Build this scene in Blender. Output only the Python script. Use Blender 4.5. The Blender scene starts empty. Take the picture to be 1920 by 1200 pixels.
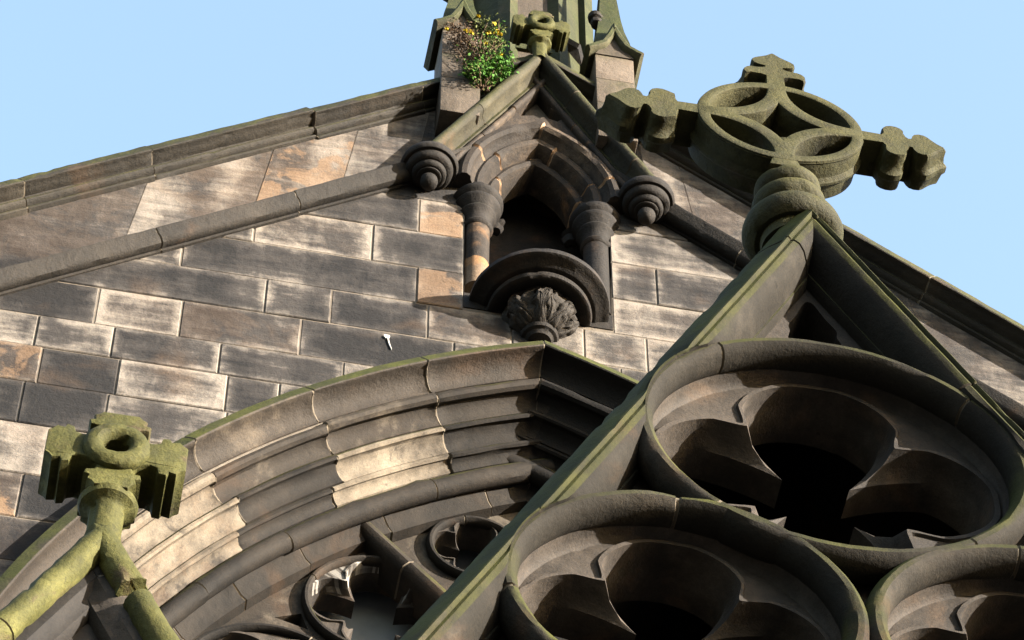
import bpy, bmesh, math, random
from math import sin, cos, pi, sqrt, radians, hypot, atan2
from mathutils import Vector, Matrix, noise, Euler
random.seed(7)
S = bpy.context.scene
COL = S.collection
# ------------------------------------------------------------------ camera, sky, sun, exposure
PITCH, YAW, FPX = radians(56), radians(10.6), 6600.0
FWD = Vector((sin(YAW)*cos(PITCH), cos(YAW)*cos(PITCH), sin(PITCH)))
RGT = Vector((cos(YAW), -sin(YAW), 0)); UPV = RGT.cross(FWD)
def ray(px, py): return FWD + RGT*((px-960)/FPX) - UPV*((py-600)/FPX)
CAM = Vector((0, 0, 18.6)) - ray(1010, 570)*20.6
def at(px, py, Y=0.0):
    d = ray(px, py); t = (Y-CAM.y)/d.y; p = CAM + d*t
    return p.x, p.z
cd = bpy.data.cameras.new('camera'); cam = bpy.data.objects.new('camera', cd); COL.objects.link(cam)
cam.location = CAM; cam.rotation_euler = Euler((pi/2+PITCH, 0, -YAW), 'XYZ')
cd.sensor_width = 36; cd.lens = FPX/1920*36; cd.clip_start = .1; cd.clip_end = 5000
S.camera = cam
SUN_AZ, SUN_EL = radians(56), radians(13)      # azimuth measured from the facade normal towards +X
SUND = Vector((sin(SUN_AZ)*cos(SUN_EL), -cos(SUN_AZ)*cos(SUN_EL), sin(SUN_EL)))
W = bpy.data.worlds.new('World'); S.world = W; W.use_nodes = True
wn = W.node_tree.nodes; wn.clear()
sky = wn.new('ShaderNodeTexSky'); sky.sky_type = 'NISHITA'; sky.sun_disc = False
sky.sun_elevation = SUN_EL; sky.sun_rotation = atan2(SUND.x, SUND.y)
sky.air_density = 1.0; sky.dust_density = 1.6; sky.ozone_density = .55
bg = wn.new('ShaderNodeBackground'); bg.inputs[1].default_value = 0.10
wo = wn.new('ShaderNodeOutputWorld')
W.node_tree.links.new(sky.outputs[0], bg.inputs[0]); W.node_tree.links.new(bg.outputs[0], wo.inputs[0])
sd = bpy.data.lights.new('sun', 'SUN'); sd.energy = 5.0; sd.angle = radians(.5); sd.color = (1, .91, .80)
sun = bpy.data.objects.new('sun', sd); COL.objects.link(sun); sun.location = (20, -20, 40)
sun.rotation_euler = SUND.to_track_quat('Z', 'Y').to_euler()
S.view_settings.view_transform = 'Standard'; S.view_settings.look = 'None'
S.view_settings.exposure = 3.02; S.view_settings.gamma = 1

# ------------------------------------------------------------------ materials
def lin(c): return tuple((v/12.92 if v <= .04045 else ((v+.055)/1.055)**2.4) for v in c)
def stone(name, dark, mid, pale, algae=None, amt=0.0, lo=.05, hi=.6, warm=(.42, .22, .10), warm_amt=.35,
          scale=1.6, blocks=False, rough=.75, spec=.13, bump=.55, bedding=0.0, patch=.45, blotch=.3, streak=.5, shift=0.0, contrast=1.0, mortar=(.40, .34, .26)):
    dark, mid, pale, warm = (tuple(v*k for v in c_) for c_, k in ((dark, .16), (mid, .19), (pale, .235), (warm, .23)))
    if algae: algae = tuple(v*.18 for v in algae)
    mortar = tuple(v*.24 for v in mortar)
    m = bpy.data.materials.new(name); m.use_nodes = True
    nt = m.node_tree; N = nt.nodes; L = nt.links.new
    b = N['Principled BSDF']; b.inputs['Roughness'].default_value = rough
    b.inputs['Specular IOR Level'].default_value = spec
    tc = N.new('ShaderNodeTexCoord')
    def nz(s, det=6, rg=.55, sc=None, dist=0.0, w=0):
        n = N.new('ShaderNodeTexNoise'); n.inputs['Scale'].default_value = s
        n.inputs['Detail'].default_value = det; n.inputs['Roughness'].default_value = rg
        n.inputs['Distortion'].default_value = dist
        mp = N.new('ShaderNodeMapping'); mp.inputs['Location'].default_value = (w*3.1, w*1.7, w*2.3)
        if sc: mp.inputs['Scale'].default_value = sc
        L(tc.outputs['Object'], mp.inputs['Vector']); L(mp.outputs[0], n.inputs['Vector'])
        return n.outputs['Fac']
    def mt(op, a, c=None, cl=False):
        n = N.new('ShaderNodeMath'); n.operation = op; n.use_clamp = cl
        for i, v in enumerate((a, c)):
            if v is None: continue
            if isinstance(v, (int, float)): n.inputs[i].default_value = v
            else: L(v, n.inputs[i])
        return n.outputs[0]
    def mr(v, a, c, d=0.0, e=1.0, smooth=True):
        n = N.new('ShaderNodeMapRange'); n.interpolation_type = 'SMOOTHSTEP' if smooth else 'LINEAR'
        L(v, n.inputs[0])
        for i, x in zip((1, 2, 3, 4), (a, c, d, e)): n.inputs[i].default_value = x
        return n.outputs[0]
    def mix(f, a, c):
        n = N.new('ShaderNodeMix'); n.data_type = 'RGBA'
        if isinstance(f, (int, float)): n.inputs[0].default_value = f
        else: L(f, n.inputs[0])
        for i, v in ((6, a), (7, c)):
            if isinstance(v, tuple): n.inputs[i].default_value = (*v, 1)
            else: L(v, n.inputs[i])
        return n.outputs[2]
    def attr(nm):
        n = N.new('ShaderNodeAttribute'); n.attribute_name = nm; return n.outputs['Fac']
    n1 = nz(scale, 8, .62, dist=.4)
    n2 = nz(scale*2.7, 8, .65, (1, 1, .22), w=1)         # rain streaks
    n3 = nz(scale*7, 6, .7, w=2)
    tone = attr('tone')
    f = mt('ADD', mt('MULTIPLY', n1, .62*contrast), mt('MULTIPLY', n2, streak*contrast))
    f = mt('ADD', f, mt('MULTIPLY', n3, .30*contrast))
    f = mt('SUBTRACT', f, (.62+streak+.30)*.5*contrast)
    f = mt('ADD', f, mt('ADD', mt('MULTIPLY', mt('SUBTRACT', tone, .5), .78 if blocks else 1.0), .5+shift))
    if blocks: f = mt('ADD', f, mt('MULTIPLY', mt('SUBTRACT', nz(.55, 5, .6, w=21, dist=.8), .5), 1.0))
    if bedding: f = mt('ADD', f, mt('MULTIPLY', mt('SUBTRACT', nz(5.5, 7, .68, (.30, 1, 2.4), w=17, dist=.5), .5), bedding))
    if blocks:
        # pale eroded margins along each block's joints, the soot crust left in the middle
        uv = N.new('ShaderNodeUVMap'); uv.uv_map = 'inset'
        sx = N.new('ShaderNodeSeparateXYZ'); L(uv.outputs[0], sx.inputs[0])
        d = mt('MINIMUM', sx.outputs[0], sx.outputs[1])
        dn = mt('ADD', d, mt('MULTIPLY', mt('SUBTRACT', nz(9, 5, .6, w=4), .5), .10))
        edge = mt('MULTIPLY', mr(dn, .0, .075, .42, 0.0), mr(nz(1.7, 4, .6, w=5), .30, .62, .15, 1.0))
        f = mt('ADD', f, edge)
    ramp = N.new('ShaderNodeValToRGB'); L(f, ramp.inputs[0])
    e = ramp.color_ramp.elements
    e[0].position = .12; e[0].color = (*dark, 1); e[1].position = .92; e[1].color = (*pale, 1)
    q = e.new(.5); q.color = (*mid, 1)
    c = ramp.outputs[0]
    wmask = mt('MULTIPLY', mr(nz(scale*.9, 6, .6, w=6, dist=.6), .56, .70), warm_amt)
    wa = attr('warm'); wmask = mt('MAXIMUM', wmask, mt('MULTIPLY', wa, mr(nz(2.6, 8, .66, w=7, dist=.8), .46, .53, .12, 1.0)))
    c = mix(wmask, c, warm)
    c = mix(mr(nz(5.5, 8, .68, w=19, dist=.6), .56, .66, 0, blotch), c, tuple(v*1.4 for v in dark))
    # soot freckles and fine grain
    sp = mr(nz(26, 4, .6, w=9), .66, .74, 0, .55)
    c = mix(sp, c, tuple(v*.6 for v in dark))
    g = mr(nz(140, 3, .7, w=10), .2, .8, .78, 1.2)
    gm = N.new('ShaderNodeMix'); gm.data_type = 'RGBA'; gm.blend_type = 'MULTIPLY'; gm.inputs[0].default_value = 1
    cr = N.new('ShaderNodeCombineColor'); [L(g, cr.inputs[i]) for i in range(3)]
    L(c, gm.inputs[6]); L(cr.outputs[0], gm.inputs[7]); c = gm.outputs[2]
    if algae:
        geo = N.new('ShaderNodeNewGeometry'); s2 = N.new('ShaderNodeSeparateXYZ'); L(geo.outputs['Normal'], s2.inputs[0])
        an = mt('ADD', s2.outputs[2], mt('MULTIPLY', mt('SUBTRACT', nz(3.3, 7, .65, w=12), .5), .9))
        am = mt('MULTIPLY', mr(an, lo, hi), amt)
        am = mt('MULTIPLY', am, mr(nz(7, 6, .7, w=13), .30, .6, patch, 1.0))
        am = mt('MAXIMUM', am, mt('MULTIPLY', attr('mossy'), mr(nz(9, 5, .6, w=20), .3, .6, .35, 1.0)))
        gc = mix(mr(nz(5, 5, .6, w=14), .35, .65), algae, tuple(v*k for v, k in zip(algae, (.5, .55, .55))))
        c = mix(am, c, gc)
    ma = attr('mortar'); c = mix(ma, c, mortar)
    L(c, b.inputs['Base Color'])
    bp = N.new('ShaderNodeBump'); bp.inputs['Strength'].default_value = bump; bp.inputs['Distance'].default_value = .02
    hh = mt('ADD', mt('MULTIPLY', nz(22, 6, .65, w=15), .7), mt('MULTIPLY', nz(90, 4, .7, w=16), .3))
    hh = mt('ADD', hh, mt('MULTIPLY', n1, .8))
    L(hh, bp.inputs['Height']); L(bp.outputs[0], b.inputs['Normal'])
    return m
GREEN = (.125, .122, .030)
M = {}
M['wall'] = stone('ashlar', (.031, .031, .033), (.112, .103, .097), (.46, .41, .355), warm=(.42, .27, .16), warm_amt=.25, scale=1.05,
                  blocks=True, streak=.55, contrast=2.1, shift=-.08, bedding=.9, rough=.85)
M['mortar'] = stone('mortar_bed', (.20, .17, .14), (.36, .31, .25), (.5, .43, .35), warm_amt=.1)
M['string'] = stone('moulded_stone', (.038, .034, .029), (.100, .085, .068), (.40, .33, .25), GREEN, .75, .10, .6, warm_amt=.3, scale=1.4)
M['coping'] = stone('coping_stone', (.035, .032, .027), (.095, .082, .062), (.40, .34, .26), (.15, .15, .032), .95, .02, .30, warm_amt=.16, scale=1.4)
M['arch'] = stone('arch_stone', (.030, .028, .026), (.092, .078, .064), (.56, .48, .37), GREEN, .95, .16, .42, warm_amt=.12, scale=1.5, streak=.4, contrast=1.25, blotch=.62, rough=.75, spec=.08, bump=.35)
M['hood'] = stone('hood_stone', (.034, .030, .027), (.098, .080, .063), (.60, .49, .36), (.150, .165, .030), 1.0, .02, .24, warm_amt=.12, scale=1.1, streak=.3, patch=.7)
M['niche'] = stone('niche_stone', (.030, .026, .023), (.085, .068, .054), (.34, .25, .17), GREEN, .8, .35, .9, warm=(.50, .27, .12), warm_amt=.6, scale=2.6, contrast=1.5, mortar=(.72, .48, .30))
M['soot'] = stone('sooted_stone', (.016, .015, .014), (.040, .035, .031), (.12, .10, .085), GREEN, .8, .3, .9, warm_amt=.12, scale=2.2)
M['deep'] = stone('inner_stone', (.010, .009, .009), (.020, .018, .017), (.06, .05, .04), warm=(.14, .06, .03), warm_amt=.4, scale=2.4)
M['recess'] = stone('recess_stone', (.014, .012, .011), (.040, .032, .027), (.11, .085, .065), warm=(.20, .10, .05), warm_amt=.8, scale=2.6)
M['porch'] = stone('porch_stone', (.020, .020, .019), (.064, .059, .050), (.23, .20, .16), (.16, .17, .042), .95, -.25, .36, rough=.8, spec=.06, bump=.32, warm_amt=.2, scale=1.8, streak=.35)
M['foil'] = stone('tracery_stone', (.022, .021, .021), (.080, .069, .059), (.26, .215, .175), bump=.32, warm=(.28, .18, .11), warm_amt=.45, scale=2.2, streak=.35, mortar=(.75, .72, .66))
M['cross'] = stone('mossy_stone', (.020, .020, .014), (.098, .096, .036), (.21, .20, .095), (.150, .140, .034), .85, -.60, .20, patch=.05, blotch=.6, warm=(.17, .125, .085), warm_amt=.8, scale=3.2, contrast=1.3)
M['moss'] = stone('green_stone', (.055, .058, .024), (.155, .155, .040), (.29, .28, .085), (.17, .165, .035), .85, -.45, .30, patch=.05, blotch=.55, warm=(.15, .10, .065), warm_amt=.9, scale=5.0, contrast=1.7)
M['rake'] = stone('canopy_stone', (.045, .040, .028), (.11, .10, .060), (.27, .24, .15), (.125, .130, .034), .95, -.42, .30, warm_amt=.3, scale=2.6, contrast=1.2)
M['dullmoss'] = stone('dull_mossy_stone', (.05, .046, .030), (.115, .112, .052), (.26, .24, .13), (.095, .12, .024), .95, -.6, .20, warm=(.24, .17, .11), warm_amt=.7, scale=3.0, contrast=1.5)
M['carve'] = stone('carved_stone', (.030, .027, .024), (.075, .064, .053), (.20, .165, .13), warm_amt=.15, scale=4)
M['turret'] = stone('turret_stone', (.060, .052, .044), (.19, .155, .12), (.42, .34, .27), (.16, .16, .035), .8, -.05, .6, warm=(.30, .19, .14), warm_amt=.4, scale=1.8)

def simple(name, col, rough=.6, spec=.3, var=None, sc=20):
    if name not in ('paving',): col = tuple(v*.68 for v in col); var = tuple(v*.68 for v in var) if var else None
    m = bpy.data.materials.new(name); m.use_nodes = True
    N = m.node_tree.nodes; b = N['Principled BSDF']
    b.inputs['Base Color'].default_value = (*col, 1); b.inputs['Roughness'].default_value = rough
    b.inputs['Specular IOR Level'].default_value = spec
    if var:
        n = N.new('ShaderNodeTexNoise'); n.inputs['Scale'].default_value = sc; n.inputs['Detail'].default_value = 5
        r = N.new('ShaderNodeValToRGB'); r.color_ramp.elements[0].color = (*col, 1); r.color_ramp.elements[1].color = (*var, 1)
        r.color_ramp.elements[0].position = .35; r.color_ramp.elements[1].position = .65
        t = N.new('ShaderNodeTexCoord'); L = m.node_tree.links.new
        L(t.outputs['Object'], n.inputs['Vector']); L(n.outputs['Fac'], r.inputs[0]); L(r.outputs[0], b.inputs['Base Color'])
    return m
M['leaf'] = simple('leaf_green', (.025, .085, .008), .6, .08, (.055, .14, .018), 30)
M['leaf2'] = simple('leaf_olive', (.05, .07, .016), .6, .08, (.10, .11, .035), 30)
M['twig'] = simple('twig_brown', (.045, .029, .018), .8, .05, (.10, .07, .047), 30)
M['petal'] = simple('petal_yellow', (.30, .21, .006), .6, .08, (.36, .27, .012), 30)
M['glass'] = simple('dusty_leaded_glass', (.16, .175, .185), .10, .9, (.21, .225, .235), 6)
M['white'] = simple('white_dropping', (.42, .42, .40), .7, .2)
M['pave'] = simple('paving', (.035, .034, .032), .9, .2, (.05, .047, .044), .6)
M['slate'] = simple('slate', (.05, .052, .06), .7, .3, (.09, .09, .10), 3)

# ------------------------------------------------------------------ object helpers
def empty(name, loc, label, cat, group=None):
    o = bpy.data.objects.new(name, None); COL.objects.link(o); o.location = loc; o.empty_display_size = .1
    o['label'] = label; o['category'] = cat
    if group: o['group'] = group
    return o
def link(name, me, mat, parent=None, label=None, smooth=38):
    if mat: me.materials.append(mat) if not me.materials else None
    o = bpy.data.objects.new(name, me); COL.objects.link(o)
    if smooth:
        me.shade_smooth(); me.set_sharp_from_angle(angle=radians(smooth))
    if parent:
        o.parent = parent
        w = Vector((0, 0, 0)); p = parent
        while p: w += p.location; p = p.parent
        if not parent.get('copyable'):
            o.location = -w
        if parent.get('base_at'): pass
    if label: o['label'] = label
    return o
def part(name, bm, mat, parent=None, label=None, smooth=38, amp=0.0, fs=6.0):
    if amp: roughen(bm, amp, fs)
    me = bpy.data.meshes.new(name); bm.to_mesh(me); bm.free()
    return link(name, me, mat, parent, label, smooth)
def roughen(bm, amp, fs=6.0):
    bm.normal_update()
    mv = []
    for v in bm.verts:
        p = v.co
        k = noise.noise(p*fs)*.6 + noise.noise(p*fs*3.1)*.4 + noise.noise(p*1.3)*.5
        ch = noise.noise(p*fs*1.9+Vector((7, 3, 5)))
        if ch > .42: k -= (ch-.42)*7
        mv.append(v.normal*(k*amp))
    for v, d in zip(bm.verts, mv): v.co += d
def flay(bm, n): return bm.faces.layers.float.get(n) or bm.faces.layers.float.new(n)
def newbm():
    bm = bmesh.new()
    for n in ('tone', 'mortar', 'warm', 'mossy'): flay(bm, n)
    return bm
def setf(bm, f, tone=.5, mortar=0.0, warm=0.0):
    f[flay(bm, 'tone')] = tone; f[flay(bm, 'mortar')] = mortar; f[flay(bm, 'warm')] = warm

def arc(cx, cy, r, a0, a1, n=6):
    return [(cx+r*cos(radians(a0+(a1-a0)*i/n)), cy+r*sin(radians(a0+(a1-a0)*i/n))) for i in range(n+1)]
def resample(path, step):
    out = []
    for (x0, z0), (x1, z1) in zip(path[:-1], path[1:]):
        n = max(1, int(hypot(x1-x0, z1-z0)/step+.5))
        for i in range(n): out.append((x0+(x1-x0)*i/n, z0+(z1-z0)*i/n))
    out.append(path[-1]); return out
def sweep(path, prof, closed=False, step=.06, stone_len=None, tones=None, groove=.006, base_tone=.5, tvar=.12, cap=True, bm=None, tfun=None,
          shiftvar=.004, rnd=random, jm=.8, joints=None, gw=.0035):
    """sweep a closed profile [(a, y)] along a path [(x, z)]; a is measured to the left of the path"""
    bm = bm or newbm(); pts = resample(path, step); n = len(pts)
    nor = []
    for i in range(n):
        if closed: p0, p1 = pts[i-1 if i else n-2], pts[(i+1) if i < n-1 else 1]
        else: p0, p1 = pts[max(i-1, 0)], pts[min(i+1, n-1)]
        q = pts[i]
        d0 = Vector((q[0]-p0[0], q[1]-p0[1])); d1 = Vector((p1[0]-q[0], p1[1]-q[1]))
        if d0.length < 1e-9: d0 = d1
        if d1.length < 1e-9: d1 = d0
        d0.normalize(); d1.normalize()
        n0 = Vector((-d0.y, d0.x)); n1 = Vector((-d1.y, d1.x)); m = (n0+n1)
        m.normalize(); m /= max(.35, m.dot(n0)); nor.append(m)
    ca = sum(p[0] for p in prof)/len(prof); cy = sum(p[1] for p in prof)/len(prof)
    rings = []   # (verts, stone index, is_groove)
    def ring(i, shr, off, pos=None, nn=None):
        x, z = pos or pts[i]; m = nn or nor[i]; vs = []
        for a, y in prof:
            if shr:
                d = hypot(a-ca, y-cy) or 1; a = a-(a-ca)/d*shr; y = y-(y-cy)/d*shr
            a += off[0]; y += off[1]
            vs.append(bm.verts.new((x+m.x*a, y, z+m.y*a)))
        return vs
    jset = {min(range(n), key=lambda i: hypot(pts[i][0]-q[0], pts[i][1]-q[1])) for q in (joints or [])}
    jlast = max(jset) if jset else -1
    acc = 0; si = 0; off = (0, 0); nxt = (stone_len*(.35+.6*rnd.random()) if stone_len else 1e9)
    seq = []
    for i in range(n):
        if i: acc += hypot(pts[i][0]-pts[i-1][0], pts[i][1]-pts[i-1][1])
        if (i in jset) or (acc > nxt and 1 < i < n-2 and i > jlast+2):
            x, z = pts[i]; dx, dz = pts[i][0]-pts[i-1][0], pts[i][1]-pts[i-1][1]; l = hypot(dx, dz); dx /= l; dz /= l
            g = gw
            seq.append((ring(i, 0, off, (x-dx*g*1.6, z-dz*g*1.6)), si, 0))
            seq.append((ring(i, groove, off, (x-dx*g*.6, z-dz*g*.6)), si, 1))
            si += 1; off = (rnd.uniform(-1, 1)*shiftvar, rnd.uniform(-1, 1)*shiftvar)
            seq.append((ring(i, groove, off, (x+dx*g*.6, z+dz*g*.6)), si, 1))
            seq.append((ring(i, 0, off, (x+dx*g*1.6, z+dz*g*1.6)), si, 1))
            acc = 0; nxt = stone_len*(.75+.5*rnd.random())
        else: seq.append((ring(i, 0, off), si, 0))
    tl = [base_tone+rnd.uniform(-tvar, tvar) for _ in range(si+1)]
    wl = [0.0]*(si+1)
    if tones:
        for k, t in tones.items():
            if k < len(tl): tl[k], wl[k] = (t if isinstance(t, tuple) else (t, 0))
    m = len(prof)
    for k in range(len(seq)-1):
        A, B = seq[k][0], seq[k+1][0]; g = seq[k+1][2]
        for j in range(m):
            try: f = bm.faces.new((A[j], A[(j+1) % m], B[(j+1) % m], B[j]))
            except ValueError: continue
            setf(bm, f, tl[seq[k+1][1]]+(tfun(A[j].co) if tfun else 0), jm if g else 0, wl[seq[k+1][1]])
    if closed:
        bmesh.ops.remove_doubles(bm, verts=bm.verts[:], dist=1e-5)
    elif cap:
        for vs in (seq[0][0], seq[-1][0]):
            try: setf(bm, bm.faces.new(vs), tl[0])
            except ValueError: pass
    bmesh.ops.recalc_face_normals(bm, faces=bm.faces[:])
    return bm
def lathe(prof, c=(0, 0, 0), seg=40, a0=0, a1=360, axis='Z', bm=None, tone=.5, cap=False):
    """profile [(r, h)] turned round an axis"""
    bm = bm or newbm(); full = abs(a1-a0) >= 359.9; nn = seg if full else seg+1
    rows = []
    for r, h in prof:
        row = []
        for i in range(nn):
            a = radians(a0+(a1-a0)*i/seg)
            p = (r*cos(a), r*sin(a), h) if axis == 'Z' else (r*cos(a), h, r*sin(a))
            row.append(bm.verts.new((p[0]+c[0], p[1]+c[1], p[2]+c[2])))
        rows.append(row)
    for A, B in zip(rows[:-1], rows[1:]):
        for i in range(nn if full else nn-1):
            j = (i+1) % nn
            setf(bm, bm.faces.new((A[i], A[j], B[j], B[i])), tone)
    if cap:
        for r in (rows[0], rows[-1]): setf(bm, bm.faces.new(r), tone)
    bmesh.ops.remove_doubles(bm, verts=bm.verts[:], dist=1e-6)
    bmesh.ops.recalc_face_normals(bm, faces=bm.faces[:])
    return bm
def loft(contours, bm=None, tone=.5, closed=True):
    """contours: lists of the same number of (x, y, z)"""
    bm = bm or newbm()
    rows = [[bm.verts.new(p) for p in c] for c in contours]; n = len(rows[0])
    for A, B in zip(rows[:-1], rows[1:]):
        for i in range(n if closed else n-1):
            j = (i+1) % n
            try: setf(bm, bm.faces.new((A[i], A[j], B[j], B[i])), tone)
            except ValueError: pass
    bmesh.ops.recalc_face_normals(bm, faces=bm.faces[:])
    return bm
def box(bm, x0, x1, y0, y1, z0, z1, tone=.5, bev=0.0):
    v = [bm.verts.new(p) for p in ((x0,y0,z0),(x1,y0,z0),(x1,y1,z0),(x0,y1,z0),(x0,y0,z1),(x1,y0,z1),(x1,y1,z1),(x0,y1,z1))]
    fs = [bm.faces.new([v[i] for i in q]) for q in ((0,3,2,1),(4,5,6,7),(0,1,5,4),(1,2,6,5),(2,3,7,6),(3,0,4,7))]
    for f in fs: setf(bm, f, tone)
    if bev: bmesh.ops.bevel(bm, geom=list({e for f in fs for e in f.edges}), offset=bev, segments=2, affect='EDGES', profile=.5)
    return bm
def extrude_poly(pts, y0, y1, bm=None, tone=.5):
    bm = bm or newbm()
    A = [bm.verts.new((x, y0, z)) for x, z in pts]; B = [bm.verts.new((x, y1, z)) for x, z in pts]
    setf(bm, bm.faces.new(A), tone); setf(bm, bm.faces.new(B[::-1]), tone)
    n = len(pts)
    for i in range(n): setf(bm, bm.faces.new((A[i], B[i], B[(i+1) % n], A[(i+1) % n])), tone)
    bmesh.ops.recalc_face_normals(bm, faces=bm.faces[:])
    return bm
def plate(loops, y0, y1, bev=0.0):
    """flat stone plate in the XZ plane, outline first then holes, front at y0, back at y1; returns a bmesh"""
    cu = bpy.data.curves.new('c', 'CURVE'); cu.dimensions = '2D'; cu.fill_mode = 'BOTH'
    th = (y1-y0)/2; cu.extrude = th-bev; cu.bevel_depth = bev; cu.bevel_resolution = 1 if bev else 0; cu.offset = -bev
    for lp in loops:
        sp = cu.splines.new('POLY'); sp.points.add(len(lp)-1); sp.use_cyclic_u = True
        for p, (x, z) in zip(sp.points, lp): p.co = (x, z, 0, 1)
    ob = bpy.data.objects.new('c', cu); COL.objects.link(ob)
    dg = bpy.context.evaluated_depsgraph_get(); dg.update()
    me = bpy.data.meshes.new_from_object(ob.evaluated_get(dg))
    bpy.data.objects.remove(ob); bpy.data.curves.remove(cu)
    bm = bmesh.new(); bm.from_mesh(me); bpy.data.meshes.remove(me)
    for v in bm.verts: v.co = Vector((v.co.x, (y0+y1)/2-v.co.z, v.co.y))
    bmesh.ops.remove_doubles(bm, verts=bm.verts[:], dist=1e-5)
    for n in ('tone', 'mortar', 'warm', 'mossy'): flay(bm, n)
    for f in bm.faces: setf(bm, f)
    bmesh.ops.recalc_face_normals(bm, faces=bm.faces[:])
    return bm
def join(a, b):
    me = bpy.data.meshes.new('t'); b.to_mesh(me); b.free(); a.from_mesh(me); bpy.data.meshes.remove(me); return a
def circ(cx, cz, r, n=72, rot=0): return [(cx+r*cos(rot+2*pi*i/n), cz+r*sin(rot+2*pi*i/n)) for i in range(n)]

# ------------------------------------------------------------------ ground
bm = newbm(); g = 900
setf(bm, bm.faces.new([bm.verts.new(p) for p in ((-g,-g,0),(g,-g,0),(g,g,0),(-g,g,0))]))
gr = part('ground', bm, M['pave'], smooth=0); gr['kind'] = 'structure'

# ------------------------------------------------------------------ main gable wall
ARC_X, ARC_Z, ARC_R = 1.85, 13.46, 4.893          # left arc of the great window arch; the right arc mirrors it
ARC_A0 = pi - 0.0; ARC_AP = atan2(sqrt(ARC_R**2-ARC_X**2), -ARC_X)
def big_arch(dr=0.0, z0=13.0, n=60):
    """pointed path, left foot to right foot"""
    R = ARC_R+dr; ap = atan2(sqrt(R*R-ARC_X**2), -ARC_X)
    L_ = [(ARC_X+R*cos(pi+(ap-pi)*i/n), ARC_Z+R*sin(pi+(ap-pi)*i/n)) for i in range(n+1)]
    L_[-1] = (0.0, L_[-1][1])
    pth = [(L_[0][0], z0)]+L_
    return pth + [(-x, z) for x, z in pth[::-1][1:]]
wall = empty('gable_wall', (0, .3, 0), 'tall gable wall of sooty sandstone blocks with pale joints, behind the mossy crosses', 'church wall')
def clip(poly, nx, nz, c):            # keep nx*x+nz*z >= c
    out = []
    for i in range(len(poly)):
        p, q = poly[i], poly[(i+1) % len(poly)]
        dp = nx*p[0]+nz*p[1]-c; dq = nx*q[0]+nz*q[1]-c
        if dp >= 0: out.append(p)
        if (dp >= 0) != (dq >= 0):
            t = dp/(dp-dq); out.append((p[0]+(q[0]-p[0])*t, p[1]+(q[1]-p[1])*t))
    return out
STR = lambda x: 20.42-.81*abs(x)      # raking string course centre line
COPE = lambda x: 21.20-.81*abs(x)
wb = newbm(); UVL = wb.loops.layers.uv.new('inset')
def block(x0, x1, z0, z1, tone, warm=0.0, under=True, lim=None):
    polys = [[(x0, z0), (x1, z0), (x1, z1), (x0, z1)]]
    for poly in polys:
        sgn = 1 if (x0+x1) >= 0 else -1
        lim_ = lim or STR
        # below the raking line
        poly = clip(poly, -.81*sgn, -1, -(lim_(0)))
        if len(poly) < 3: return
        # outside the arch
        mx = sum(p[0] for p in poly)/len(poly); mz = sum(p[1] for p in poly)/len(poly)
        cx = ARC_X*(-sgn); cx = -cx if False else (ARC_X if sgn < 0 else -ARC_X)
        if mz > ARC_Z-.5:
            d = Vector((mx-cx, mz-ARC_Z)); d.normalize()
            poly = clip(poly, d.x, d.y, d.x*cx+d.y*ARC_Z+ARC_R-.10)
            if len(poly) < 3: return
        else:
            if abs(mx) < 3.0: return
        g = .0035
        # shrink for the joint and bevel back into the bed
        y = random.uniform(-.004, .004); jt = random.choice((0, .15, .3, .5))
        cxm = sum(p[0] for p in poly)/len(poly); czm = sum(p[1] for p in poly)/len(poly)
        def inset(pp, w):
            res = []
            for x, z in pp:
                xx = min(max(x, x0+w), x1-w); zz = min(max(z, z0+w), z1-w)
                res.append((xx, zz))
            return res
        P1 = inset(poly, g); P2 = inset(poly, g+.006)
        A = [wb.verts.new((x, y, z)) for x, z in P2]; B = [wb.verts.new((x, y+.006, z)) for x, z in P1]; C = [wb.verts.new((x, .05, z)) for x, z in P1]
        try:
            f = wb.faces.new(A); setf(wb, f, tone, 0, warm)
            for lp, (x, z) in zip(f.loops, P2): pass
            n = len(A); fs = [f]
            for R0, R1 in ((A, B), (B, C)):
                for i in range(n):
                    q = wb.faces.new((R0[i], R1[i], R1[(i+1) % n], R0[(i+1) % n])); setf(wb, q, tone+jt*.3, jt if R0 is B else 0, warm); fs.append(q)
            # triangulate the front face into a grid so the inset coordinate varies
        except ValueError: return
        for q in fs:
            for lp in q.loops: lp[UVL].uv = (0, 0)
        faces_to_grid.append((f, x0, x1, z0, z1))
faces_to_grid = []
PXJ = lambda px, py: at(px, py, 0)[0]
RZ = [13.0, 13.36, 13.74, 14.1, 14.46, 14.82, 15.16, 15.52, 15.88, 16.25, 16.69, 17.07, 17.41, 17.71, 18.075, 18.42, 18.79, 19.18, 19.55, 19.92, 20.3, 20.6]
spec = {   # row index (by its bottom joint): [(pixel x of the right-hand joint, pixel y, tone, warm)]
 9:  [(80, 905, .95, .1), (400, 900, .35, 0)],
 10: [(25, 820, .2, 0), (190, 820, .25, 0), (420, 820, .6, 0)],
 11: [(62, 745, .42, .5), (212, 755, .22, 0), (420, 770, .86, 0), (520, 770, .3, 0)],
 12: [(60, 660, .80, 0), (205, 675, .74, 0), (404, 730, .36, 0), (640, 740, .18, 0)],
 13: [(173, 620, .24, 0), (333, 640, .78, .05), (560, 660, .30, .12), (850, 680, .22, 0)],
 14: [(492, 610, .24, 0), (616, 630, .16, 0), (800, 650, .17, 0), (960, 660, .42, .1)],
 15: [(330, 555, .42, 0), (780, 570, .20, 0), (935, 590, .36, .55)],
 16: [(470, 490, .55, 0), (695, 510, .66, .05), (868, 550, .40, 0)],
 17: [(783, 460, .22, 0), (868, 470, .80, .75)],
 18: [(660, 405, .62, 0), (868, 420, .34, 0)],
 19: [(868, 360, .5, 0)],
}
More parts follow.
